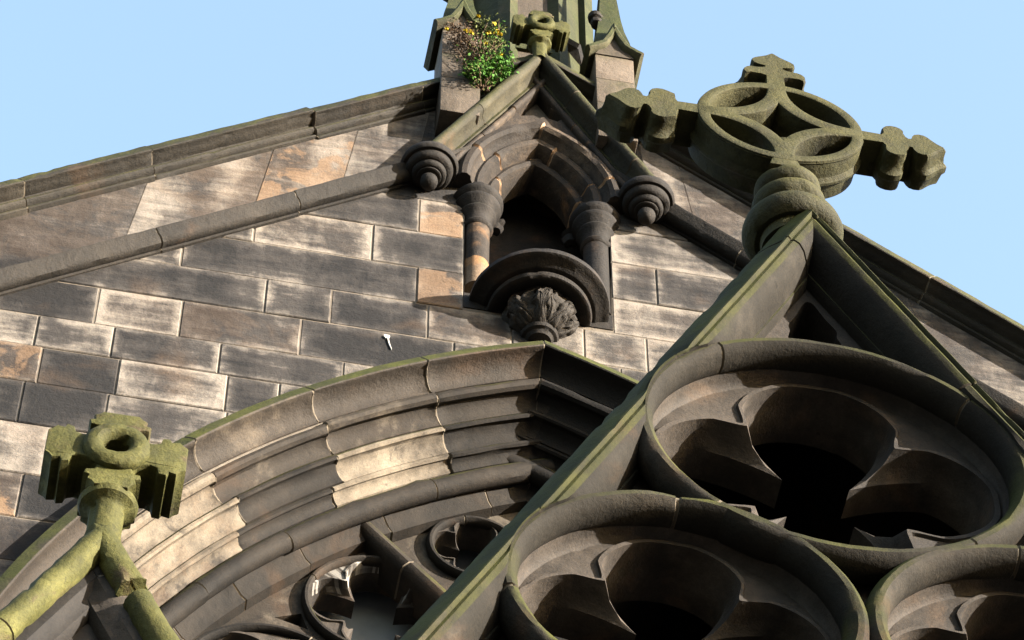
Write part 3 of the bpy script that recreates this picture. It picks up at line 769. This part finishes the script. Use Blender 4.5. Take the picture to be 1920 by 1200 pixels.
# mossy sloping plinth between the piers
bm = newbm(); extrude_poly([(-.42, 20.70), (.40, 20.70), (.40, 21.22), (-.42, 21.14)], .062, .3, bm)
bm2 = newbm()
part('plinth', bm, M['moss'], tu, smooth=0, amp=.0)
part('plinth_cap', sweep([(-.41, 21.15), (.39, 21.22)], [(0, .045), (.03, .05), (.05, .09), (.08, .25), (-.02, .25), (-.025, .055)], step=.05), M['moss'], tu, amp=.012)
def pier(x0, x1, mir):
    bm = newbm(); yf, yb = -.20, .12
    rows_ = [20.3, 20.72, 21.02, 21.34]
    for i, (a, b_) in enumerate(zip(rows_[:-1], rows_[1:])): box(bm, x0, x1, yf+.002*i, yb, a+.002, b_-.002, tone=(.5, .66, .72)[i], bev=.006)
    p = part('corner_pier', bm, M['turret'], tu, smooth=30)
    c = (x0+x1)/2; h = (x1-x0)/2
    # concave gablet with a rolled eave
    L_ = [(-h-.055, 21.345), (-h-.02, 21.37), (-h*.62, 21.43), (-h*.3, 21.53), (0, 21.66)]
    path = [(c+x, z) for x, z in L_]+[(c-x, z) for x, z in L_[::-1][1:]]
    gb = sweep(path, [(-.028, .13), (-.030, -.225), (-.018, -.245), (.004, -.248), (.018, -.235), (.028, .13)], step=.03)
    part('gablet', gb, M['dullmoss'], p, amp=.004)
    fill = [(c-h, 21.32), (c+h, 21.32), (c+h*.62, 21.42), (c+h*.3, 21.52), (c, 21.64), (c-h*.3, 21.52), (c-h*.62, 21.42)]
    part('gablet_face', extrude_poly(fill, -.205, .12), M['turret'], p, smooth=0)
    k = .085
    sp = loft([[(c+sx*w, -.05+sy*w, z) for sx, sy in ((-1, -1), (1, -1), (1, 1), (-1, 1))] for w, z in ((.135, 21.40), (.115, 21.60), (.09, 21.78), (.075, 21.95), (.055, 22.3), (.03, 22.7), (.01, 23.0))])
    part('spirelet', sp, M['dullmoss'], p, smooth=0)
    for s_ in (-1,):
        for z, w in ((21.95, .09), (22.35, .07)):
            kb = lathe([(.0, -.06), (.03, -.05), (.036, -.03), (.03, -.01), (.05, .0), (.056, .025), (.04, .05), (.0, .06)], (c+s_*w, -.10, z), 14)
            part('crocket', kb, M['soot'], p, amp=.02, fs=14)
    return p
pier(-.65, -.40, 1); pier(.352, .605, -1)
# band moulding with crockets near the top of the frame
bm = newbm()
join(bm, lathe([(.40, 22.0), (.46, 22.02), (.48, 22.06), (.46, 22.10), (.40, 22.12)], (0, .5, 0), 8)); part('shaft_band', bm, M['soot'], tu, smooth=20)

# ------------------------------------------------------------------ foreground traceried porch gable
YG = -4.8
pg = empty('traceried_gable', (0, YG, 8.6), 'openwork stone gable with three foiled circles, in the right foreground', 'gable')
rnd = random.Random(9)
KZ, Z0 = .88, 10.63
ST = lambda z: Z0+(z-Z0)/KZ
GX, GAP, GS, GR = .0, ST(11.975), 2.0/KZ, 1.88/KZ
def pzs(bm):
    for v in bm.verts: v.co.z = Z0+(v.co.z-Z0)*KZ
    return bm
gl = hypot(1, GS); gu = (1/gl, GS/gl); gr_ = (1/hypot(1, GR), GR/hypot(1, GR))
# keel moulding: weathered outer side, sharp keel, hollowed inner side
rake = [(-.175, .12), (-.172, .05), (-.160, .030), (-.150, .030), (-.142, .004), (-.126, -.034), (-.098, -.068), (-.062, -.090), (-.030, -.096), (-.010, -.090), (-.004, -.097), (.005, -.102), (.013, -.096), (.014, -.086), (.022, -.078), (.064, -.035), (.098, .01), (.105, .05), (.10, .24), (-.16, .24)]
rake = [(a*.64 if a < 0 else a, y+YG) for a, y in rake]
e = .6; zb = 8.3
C1 = (-.01, Z0, .632); C2 = (-.545, ST(9.73), .54); C3 = (.59, ST(9.73), .54)
def push(bm):
    for f in bm.faces:
        if f.calc_center_median().y < YG-.0915: f[flay(bm, 'mossy')] = .55
    for v in bm.verts:
        for cx, cz, R in (C1, C2, C3):
            d = Vector((v.co.x-cx, v.co.z-cz)); l = d.length
            if l < R: d *= R/l; v.co.x = cx+d.x; v.co.z = cz+d.y
    return bm
xb = (GAP-zb)/GS; xr = (GAP-zb)/GR; ZB = Z0+(zb-Z0)*KZ
part('rake_moulding', pzs(push(mitre(sweep([(-xb, zb), (gu[0]*e, GAP+gu[1]*e)], rake, step=.04, stone_len=.95, base_tone=.50, rnd=rnd, tvar=.05, jm=.12, groove=.008), -1))), M['porch'], pg, amp=.004, smooth=30)
part('rake_moulding', pzs(push(mitre(sweep([(-gr_[0]*e, GAP+gr_[1]*e), (xr, zb)], rake, step=.04, stone_len=.95, base_tone=.40, rnd=rnd, tvar=.05, jm=.12, groove=.008), 1))), M['porch'], pg, amp=.004, smooth=30)
lowers = [C2, C3]
edge = lambda z, d: (GAP-d-z)/GS
outline = [(-(GAP+.06*gl-8.4)/GS, 8.4), ((GAP+.06*hypot(1, GR)-8.4)/GR, 8.4), (0, GAP+.11)]
loops = [outline]
for cx, cz, R in (C1,): loops.append(circ(cx, cz, R-.005, 90))
for cx, cz, R in lowers: loops.append([p for p in circ(cx, cz, R-.005, 90)])
# apex spandrel: cusped triangle
ap_hole = [(-.012, 11.66), (-.045, 11.56), (-.075, 11.50), (-.068, 11.46), (-.085, 11.42), (-.045, 11.385), (-.085, 11.385), (-.125, 11.362), (-.15, 11.325), (-.165, 11.275), (-.09, 11.288), (0, 11.295), (.09, 11.288), (.165, 11.275), (.15, 11.325), (.125, 11.362), (.085, 11.385), (.045, 11.385), (.085, 11.42), (.068, 11.46), (.075, 11.50), (.045, 11.56), (.012, 11.66)]
side = [(-.70, 10.41), (-.66, 10.33), (-.58, 10.28), (-.66, 10.275), (-.74, 10.255), (-.775, 10.255)]
side = [(-.695, 10.42), (-.655, 10.33), (-.615, 10.27), (-.66, 10.262), (-.72, 10.245), (-.785, 10.222), (-.735, 10.33)]
mids = [(0.03, 10.0-.03), (-.045, 9.935), (-.012, 9.88), (.028, 9.80), (.07, 9.88), (.105, 9.935)]
low = [(-1.28, 8.95), (-1.05, 9.26), (-1.10, 9.45)]
ap_hole = [(x*(1.12 if x < 0 else 1.25)+.005, 11.275+(z-11.275)*1.0) for x, z in ap_hole]
def chaikin(p):
    return [q for i in range(len(p)) for a, b_ in ((p[i], p[(i+1) % len(p)]),) for q in ((a[0]*.78+b_[0]*.22, a[1]*.78+b_[1]*.22), (a[0]*.22+b_[0]*.78, a[1]*.22+b_[1]*.78))]
ap_hole = chaikin(chaikin(ap_hole)); side = chaikin(side)
ap_hole, side, mids = [[(x, ST(z)) for x, z in h_] for h_ in (ap_hole, side, mids)]
def union_outside(cx, cz, R, others, n=120):
    """circle outline clipped so it stays clear of neighbouring circles (radial clip)"""
    out = []
    for i in range(n):
        t = 2*pi*i/n; r = R
        for ox, oz, oR in others:
            # limit to the radical line between both circles
            dx, dz = ox-cx, oz-cz; D = hypot(dx, dz); a = (D*D+R*R-oR*oR)/(2*D)-.012
            ct = (dx*cos(t)+dz*sin(t))/D
            if ct > 0 and r*ct > a: r = a/ct
        out.append((cx+r*cos(t), cz+r*sin(t)))
    return out
def inside(p):
    p = clip(p, GS, -1, -(GAP+.03*gl)); return clip(p, -GR, -1, -(GAP+.03*hypot(1, GR)))
def away(p, cs, m=.03):
    out = []
    for x, z in p:
        for _ in range(4):
            for cx, cz, R in cs:
                d = hypot(x-cx, z-cz)
                if d < R+m: x, z = cx+(x-cx)*(R+m)/d, cz+(z-cz)*(R+m)/d
        out.append((x, z))
    return out
h1 = union_outside(*C1[:2], C1[2]-.012, [C2, C3]); h2 = union_outside(*C2[:2], C2[2]-.012, [C1, C3]); h3 = union_outside(*C3[:2], C3[2]-.012, [C1, C2])
side_r = [(-x+.03, z) for x, z in side][::-1]
part('tracery_plate', pzs(plate([outline, inside(h1), inside(h2), inside(h3), away(ap_hole, [C1], .02), away(side, [C1, C2], .02), away(mids, [C1, C2, C3], .012)], YG+.075, YG+.30)), M['foil'], pg, smooth=20)
# a second, deeper layer behind the apex spandrel gives its double cusps
ap2 = [(x*1.0, 11.28+(z-11.28)*.90) for x, z in ap_hole]
for nm, (cx, cz, R) in zip('abc', (C1, C2, C3)):
    rb = sweep(torus_path(cx, cz, R), [(.041*cos(q), YG-.010+.068*sin(q)) for q in [2*pi*k/14 for k in range(14)]], closed=True, base_tone=.46, stone_len=1.1, shiftvar=0, rnd=rnd, jm=.5, tvar=.10)
    ring = part('ring_roll', pzs(rb), M['porch'], pg, amp=.004)
    hol = lathe([(R-.028, YG+.02), (R-.033, YG+.06), (R-.044, YG+.085), (R-.060, YG+.095)], (cx, 0, cz), 96, axis='Y', tone=.55)
    part('ring_hollow', pzs(hol), M['foil'], ring)
    part('cusped_foil', pzs(foil_ring(cx, cz, R-.045, YG+.07, YG+.30, n=4, rot=0, R0=1.02, ymid=.11, d=.505, r=.46, din=.515, rin=.43, tip=.27, twb=.27)), M['foil'], pg, smooth=30, amp=.003)
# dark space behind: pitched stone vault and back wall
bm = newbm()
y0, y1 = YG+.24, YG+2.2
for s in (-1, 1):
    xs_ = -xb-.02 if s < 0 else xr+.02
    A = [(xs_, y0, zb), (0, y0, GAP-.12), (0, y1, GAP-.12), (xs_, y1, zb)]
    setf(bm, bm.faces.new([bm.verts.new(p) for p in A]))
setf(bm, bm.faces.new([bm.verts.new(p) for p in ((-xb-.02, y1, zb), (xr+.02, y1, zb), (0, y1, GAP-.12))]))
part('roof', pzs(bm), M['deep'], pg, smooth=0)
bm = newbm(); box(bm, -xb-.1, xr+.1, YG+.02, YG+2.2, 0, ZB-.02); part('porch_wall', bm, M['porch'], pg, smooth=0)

# ------------------------------------------------------------------ large ringed cross on the porch gable
CZ = 12.72
cr = empty('cross_finial', (-.0, YG, 12.1), 'large mossy stone cross with a pierced ring, on the tallest foreground gable', 'cross finial', 'stone crosses on the gable tops')
cr['keep'] = 1
ccx, TH0, TH1 = -.045, -.02, .16
bm = newbm()
q = .275
lens = []
for sx, sz in ((1, 1), (-1, 1), (-1, -1), (1, -1)):
    c0 = (sx*q, sz*q); r1 = .238; pts = []
    # boundary: quadrant circle inside the ring
    inn = .272
    A = []
    for k in range(41):
        a = atan2(-sz, -sx)-1.15+2.3*k/40
        p = (c0[0]+r1*cos(a), c0[1]+r1*sin(a))
        if hypot(*p) < inn: A.append(p)
    a0, a1 = atan2(A[0][1], A[0][0]), atan2(A[-1][1], A[-1][0])
    dA = (a0-a1+pi) % (2*pi)-pi
    B = [(inn*cos(a1+dA*k/20), inn*sin(a1+dA*k/20)) for k in range(1, 20)]
    lens.append(A+B)
dia = []
for sx, sz in ((1, 1), (-1, 1), (-1, -1), (1, -1)):
    c0 = (sx*q, sz*q); r0 = .312
    w = sqrt(r0*r0-q*q)
    for k in range(12):
        pass
# concave four-pointed opening in the middle
for i in range(4):
    a = pi/2*i; nx_ = a+pi/2
    c0 = (q*(cos(a)+cos(nx_)), q*(sin(a)+sin(nx_))); r0 = .300
    tipd = q-sqrt(r0*r0-q*q)
    p0 = (tipd*cos(a), tipd*sin(a)); p1 = (tipd*cos(nx_), tipd*sin(nx_))
    b0 = atan2(p0[1]-c0[1], p0[0]-c0[0]); b1 = atan2(p1[1]-c0[1], p1[0]-c0[0]); db = (b1-b0+pi) % (2*pi)-pi
    for k in range(10): dia.append((c0[0]+r0*cos(b0+db*k/10), c0[1]+r0*sin(b0+db*k/10)))
ringp = plate([circ(0, 0, .316, 96)]+lens+[dia], TH0, TH1, .008)
join(bm, ringp)
rim_ = lathe([(.300, TH0+.006), (.318, TH0+.01), (.312, TH0+.03), (.306, TH0+.06), (.318, TH0+.08), (.330, TH0+.095), (.330, TH0+.105), (.316, TH0+.12), (.308, TH1-.02), (.30, TH1-.005)], axis='Y', seg=80)
join(bm, rim_)
def arm_outline(l, bar=.036):
    # half outline (u along the arm, v half width), trefoil lobes and a pointed tip
    H = [(.29, bar), (.385, bar), (.395, .06)] + [(.435+.042*cos(radians(a)), .090+.042*sin(radians(a))) for a in (190, 160, 130, 100, 70, 40, 10, -20)] + [(.482, .050), (.492, .036), (.505, .038)] + [(.545+.034*cos(radians(a)), .058+.034*sin(radians(a))) for a in (170, 135, 100, 65, 30)] + [(.590, .052), (.608, .028), (.635, .004)]
    H = [(u*l/.635 if u > .4 else u, v) for u, v in H]
    return H+[(u, -v) for u, v in H[::-1]]
for k, l in ((0, .635), (1, .60), (2, .66)):
    ca, sa = cos(pi/2*k), sin(pi/2*k)
    o = [(u*ca-v*sa, u*sa+v*ca) for u, v in arm_outline(l)]
    def sc(kv, du=0.0):
        m = []
        for px_, pz_ in o:
            uu = px_*ca+pz_*sa; vv = -px_*sa+pz_*ca
            if uu > .375: vv *= kv; uu = uu+du*(uu-.46)/.16
            m.append((uu*ca-vv*sa, uu*sa+vv*ca))
        return m
    al = newbm(); ys = ((.004, .90, -.010), (.016, .94, 0), (.045, .93, 0), (.068, 1.0, .004), (.082, 1.14, .018), (.105, 1.14, .018), (.118, 1.04, .008), (.158, .98, 0))
    cs_ = [[(x, TH0+y, z) for x, z in sc(kv, du)] for y, kv, du in ys]
    loft(cs_, al)
    for c_ in (cs_[0], cs_[-1]): setf(al, al.faces.new([al.verts.new(p) for p in c_]))
    bmesh.ops.remove_doubles(al, verts=al.verts[:], dist=1e-5); bmesh.ops.recalc_face_normals(al, faces=al.faces[:])
    bmesh.ops.triangulate(al, faces=[f for f in al.faces if len(f.verts) > 4])
    join(bm, al)
# foot of the cross running into the neck
join(bm, plate([[(-.045, -.29), (.045, -.29), (.06, -.36), (-.06, -.36)]], TH0+.003, TH1-.003, .008))
Mx = Matrix.Translation((ccx, YG+.0, CZ)) @ Matrix.Diagonal((1, 1, .86, 1))
bmesh.ops.transform(bm, matrix=Mx, verts=bm.verts[:])
part('ringed_cross', bm, M['cross'], cr, smooth=30)
YN = YG+.09
ZR = lambda py: at(1460, py, YN)[1]
z1, z2, z3 = ZR(361), ZR(392), ZR(438)
def tor(r, z, k): return [(r-k+k*cos(radians(a)), z+k*1.05*sin(radians(a))) for a in (80, 50, 20, 0, -20, -50, -80)]
nk = [(.06, z1+.30), (.075, z1+.06)]+tor(.122, z1, .038)+[(.085, (z1+z2)/2)]+tor(.138, z2, .040)+[(.10, z2-.06), (.11, z3+.075)]+tor(.182, z3, .052)+[(.12, z3-.05), (.115, z3-.10), (.0, z3-.10)]
part('neck', lathe(nk, (-.018, YN, 0), 48, tone=.42), M['cross'], cr, amp=.006)

# ------------------------------------------------------------------ small pierced crosses
def small_cross(loc, s, label, y_th=.19):
    root = empty('cross_finial', loc, label, 'cross finial', 'stone crosses on the gable tops')
    root['copyable'] = 1
    def armp(l, w0, w1):
        return [(.08, w0), (l*.50, w0*.88), (l*.60, w1*.70), (l*.63, w1), (l*.74, w1*1.06), (l*.77, w1*.86), (l*.88, w1*.92), (l*.93, w1*.74), (l, w1*.62), (l, -w1*.62), (l*.93, -w1*.74), (l*.88, -w1*.92), (l*.77, -w1*.86), (l*.74, -w1*1.06), (l*.63, -w1), (l*.60, -w1*.70), (l*.50, -w0*.88), (.08, -w0)]
    bm = newbm()
    out = []
    for k, (l, w0, w1) in enumerate(((.235, .066, .098), (.20, .066, .098), (.235, .066, .098), (.20, .066, .09))):
        ca, sa = cos(pi/2*k), sin(pi/2*k)
        out += [(u*ca-v*sa, u*sa+v*ca) for u, v in armp(l, w0, w1)[::-1]]
    bm = plate([out, circ(0, 0, .048, 32)], 0, y_th, .008)
    for v in bm.verts: v.co = Vector((v.co.x*s, v.co.y*s, v.co.z*s))
    join(bm, lathe([((.078+.036*cos(a))*s, (-.005+.032*sin(a))*s) for a in [2*pi*i/14 for i in range(15)]], axis='Y', seg=48))
    bmesh.ops.translate(bm, verts=bm.verts[:], vec=(0, 0, 0))
    o = part('pierced_cross', bm, M['moss'], root, smooth=30, amp=.006, fs=14); o.location = (0, 0, 0)
    nk = [(.052, -.12), (.062, -.155), (.072, -.165), (.092, -.175), (.100, -.195), (.092, -.215), (.068, -.228), (.058, -.24), (.058, -.46)]
    n_ = part('neck', lathe([(r*s, h*s) for r, h in nk], (0, .095*s, 0), 36), M['moss'], root, amp=.005, fs=12); n_.location = (0, 0, 0)
    return root
YS = -4.2
small_cross((-2.281, YS, 10.925), 1.0, 'green pierced cross with thick round hub on the small lower left gable')
small_cross((-.012, -.26, 21.50), .80, 'smallest pierced cross, on the niche canopy in front of the turret')

# ------------------------------------------------------------------ small gable at lower left
sg = empty('small_gable', (-2.28, YS, 8.9), 'small gable with thick green roll mouldings, one of them broken, under the hubbed cross', 'gable')
rnd = random.Random(17)
SX, SAP, SS = -2.281, 10.445, 1.98
prof = [(.050*cos(q), YS+.02+.056*sin(q)) for q in [2*pi*k/16 for k in range(16)]]
def on(s, d): return (SX+s*d/hypot(1, SS), SAP-SS*d/hypot(1, SS))
L0 = on(-1, -.04); L1 = on(-1, 1.9)
part('roll_moulding', sweep([L1, L0], prof, step=.03, stone_len=.75, base_tone=.55, rnd=random.Random(2), jm=.6), M['moss'], sg, amp=.010, fs=9)
bk = on(1, .375)
rb = sweep([on(1, -.04), on(1, .265)], prof, step=.025, base_tone=.55)
for v in rb.verts:      # ragged broken end
    dd = (v.co.x-SX)*.447+(SAP-v.co.z)*.894
    if dd > .215: v.co += Vector((noise.noise(v.co*30), noise.noise(v.co*31+Vector((4, 4, 4))), noise.noise(v.co*29+Vector((8, 2, 1)))))*.022
part('roll_moulding', rb, M['moss'], sg, 'broken short length of roll moulding', amp=.008, fs=9)
part('roll_moulding', sweep([on(1, .31), on(1, 1.9)], [(a*1.02, y) for a, y in prof], step=.03, base_tone=.45, stone_len=.9, rnd=random.Random(4)), M['moss'], sg, amp=.008, fs=9)
inr = [(-.145, YS+.16), (-.14, YS+.08), (-.125, YS+.06), (-.10, YS+.055), (-.075, YS+.03), (-.03, YS+.03), (.055, YS+.05), (.06, YS+.3), (-.14, YS+.3)]
part('rake_fillet', mitre2 if False else sweep([on(-1, 1.9), (SX, SAP), on(1, 1.9)], inr, step=.05, stone_len=.75, base_tone=.42, rnd=rnd), M['foil'], sg, amp=.004)
tri = [(SX-.9, SAP-.18-.9*SS), (SX+.9, SAP-.18-.9*SS), (SX, SAP-.18)]
hole = []
for i in range(60):
    t = 2*pi*i/60; rr = foil_r(t, 3, .55, .46, pi/2)*.155; hole.append((SX+.0+rr*cos(t), SAP-.60+rr*sin(t)*1.1))
part('tracery_plate', plate([tri, hole], YS+.10, YS+.30, .015), M['foil'], sg, smooth=20)
bm = newbm()
for s in (-1, 1):
    setf(bm, bm.faces.new([bm.verts.new(p) for p in ((SX, YS+.2, SAP-.05), (SX+s*.95, YS+.2, SAP-.05-.95*SS), (SX+s*.95, YS+1.2, SAP-.05-.95*SS), (SX, YS+1.2, SAP-.05))]))
setf(bm, bm.faces.new([bm.verts.new(p) for p in ((SX, YS+1.2, SAP-.05), (SX+.95, YS+1.2, SAP-.05-.95*SS), (SX-.95, YS+1.2, SAP-.05-.95*SS))]))
part('roof', bm, M['deep'], sg, smooth=0)
bm = newbm(); box(bm, SX-.95, SX+.95, YS+.05, YS+1.2, 0, SAP-.05-.95*SS-.02); part('pier_wall', bm, M['porch'], sg, smooth=0)

# ------------------------------------------------------------------ wallflower rooted on the ledge
px0, pz0 = at(905, 160, -.22)
pl = empty('wallflower', (px0, -.22, pz0), 'bushy yellow flowering weed with green leaves and dry brown stems, rooted on the canopy', 'plant')
r6 = random.Random(42)
def leafq(bm, c, size, elong=2.2, flat=False):
    d = Vector((r6.gauss(0, 1), r6.gauss(0, 1), r6.gauss(0, .8))); d.normalize()
    n = Vector((r6.gauss(0, 1), r6.gauss(-.6, 1), r6.gauss(.3, 1))); n = n-d*n.dot(d); n.normalize(); s = d.cross(n)
    pts = [(-.5, 0, 0), (-.15, .5/elong, .06), (.25, .42/elong, .10), (.5, 0, .02), (.25, -.42/elong, .10), (-.15, -.5/elong, .06)]
    vs = [bm.verts.new(c+(d*a+s*b_+n*h)*size) for a, b_, h in pts]
    bm.faces.new((vs[0], vs[1], vs[2], vs[3])); bm.faces.new((vs[0], vs[3], vs[4], vs[5]))
def stem_path(a, b, n=7, sag=.03):
    o = Vector((r6.gauss(0, sag), r6.gauss(0, sag), r6.gauss(0, sag)))
    return [a.lerp(b, i/n)+o*sin(pi*i/n)+Vector((r6.gauss(0, .004), r6.gauss(0, .004), 0)) for i in range(n+1)]
def tube(bm, pts, r0, r1):
    prev = None
    for i, p in enumerate(pts):
        d = (pts[min(i+1, len(pts)-1)]-pts[max(i-1, 0)]).normalized(); a = d.orthogonal().normalized(); b_ = d.cross(a); r = r0+(r1-r0)*i/(len(pts)-1)
        ring = [bm.verts.new(p+(a*cos(2*pi*k/5)+b_*sin(2*pi*k/5))*r) for k in range(5)]
        if prev:
            for k in range(5): bm.faces.new((prev[k], prev[(k+1) % 5], ring[(k+1) % 5], ring[k]))
        prev = ring
base = Vector((px0, -.18, pz0))
stems, green, olive, dry = bmesh.new(), bmesh.new(), bmesh.new(), bmesh.new()
def pt(px, py, dy=0): x, z = at(px, py, -.22+dy); return Vector((x, -.22+dy, z))
tips = []
for k in range(46):
    px_ = r6.uniform(845, 955); py_ = r6.uniform(40, 135)
    if px_ < 870 and py_ > 110: continue
    if px_ > 945 and py_ < 90: continue
    t = pt(px_, py_, r6.uniform(-.12, .04)); tips.append((t, px_, py_))
    pth = stem_path(base+Vector((r6.uniform(-.05, .05), r6.uniform(-.02, .02), 0)), t); tube(stems, pth, .005, .002)
    for i, p in enumerate(pth[2:]):
        f = (px_-845)/110
        brown = px_ < 885 and py_ < 120
        for _ in range(9):
            q_ = p+Vector((r6.gauss(0, .022), r6.gauss(0, .022), r6.gauss(0, .022)))
            if brown and r6.random() < .85: leafq(dry, q_, r6.uniform(.014, .028), 2.8)
            else: leafq(olive if r6.random() < .55 else green, q_, r6.uniform(.012, .027), 2.4)
for cxp, cyp, rp, nn, tgt in ((935, 130, 26, 330, green), (905, 142, 30, 300, green), (885, 140, 20, 170, green), (915, 90, 34, 200, olive), (865, 80, 26, 240, dry), (850, 60, 16, 90, dry), (905, 55, 24, 130, olive), (935, 60, 14, 50, olive), (895, 110, 26, 120, dry)):
    c0 = pt(cxp, cyp); rr = rp/330
    for _ in range(int(nn*1.7)):
        v = Vector((r6.gauss(0, .5), r6.gauss(0, .45), r6.gauss(0, .55)))*rr
        leafq(tgt, c0+v+Vector((0, -.03, 0)), r6.uniform(.016, .034) if tgt is green else r6.uniform(.010, .022), 1.9)
for fx, fy, k in ((876, 58, 5), (884, 62, 5), (835, 54, 2), (916, 62, 4), (933, 62, 6), (936, 66, 4), (896, 32, 3), (940, 104, 2), (926, 44, 1), (912, 82, 1)):
    yel = bmesh.new()
    for _ in range(k):
        c = pt(fx+r6.gauss(0, 1.3), fy+r6.gauss(0, 1.3), -.08)
        for a in range(4):
            ang = a*pi/2+r6.random(); leafq(yel, c+Vector((cos(ang)*.009, -.004, sin(ang)*.009)), .022, 1.3)
    part('flower_cluster', yel, M['petal'], pl, smooth=0)
part('stem', stems, M['twig'], pl, smooth=60)
part('green_leaves', green, M['leaf'], pl, smooth=0); part('olive_leaves', olive, M['leaf2'], pl, smooth=0)
part('dry_leaves', dry, M['twig'], pl, smooth=0)
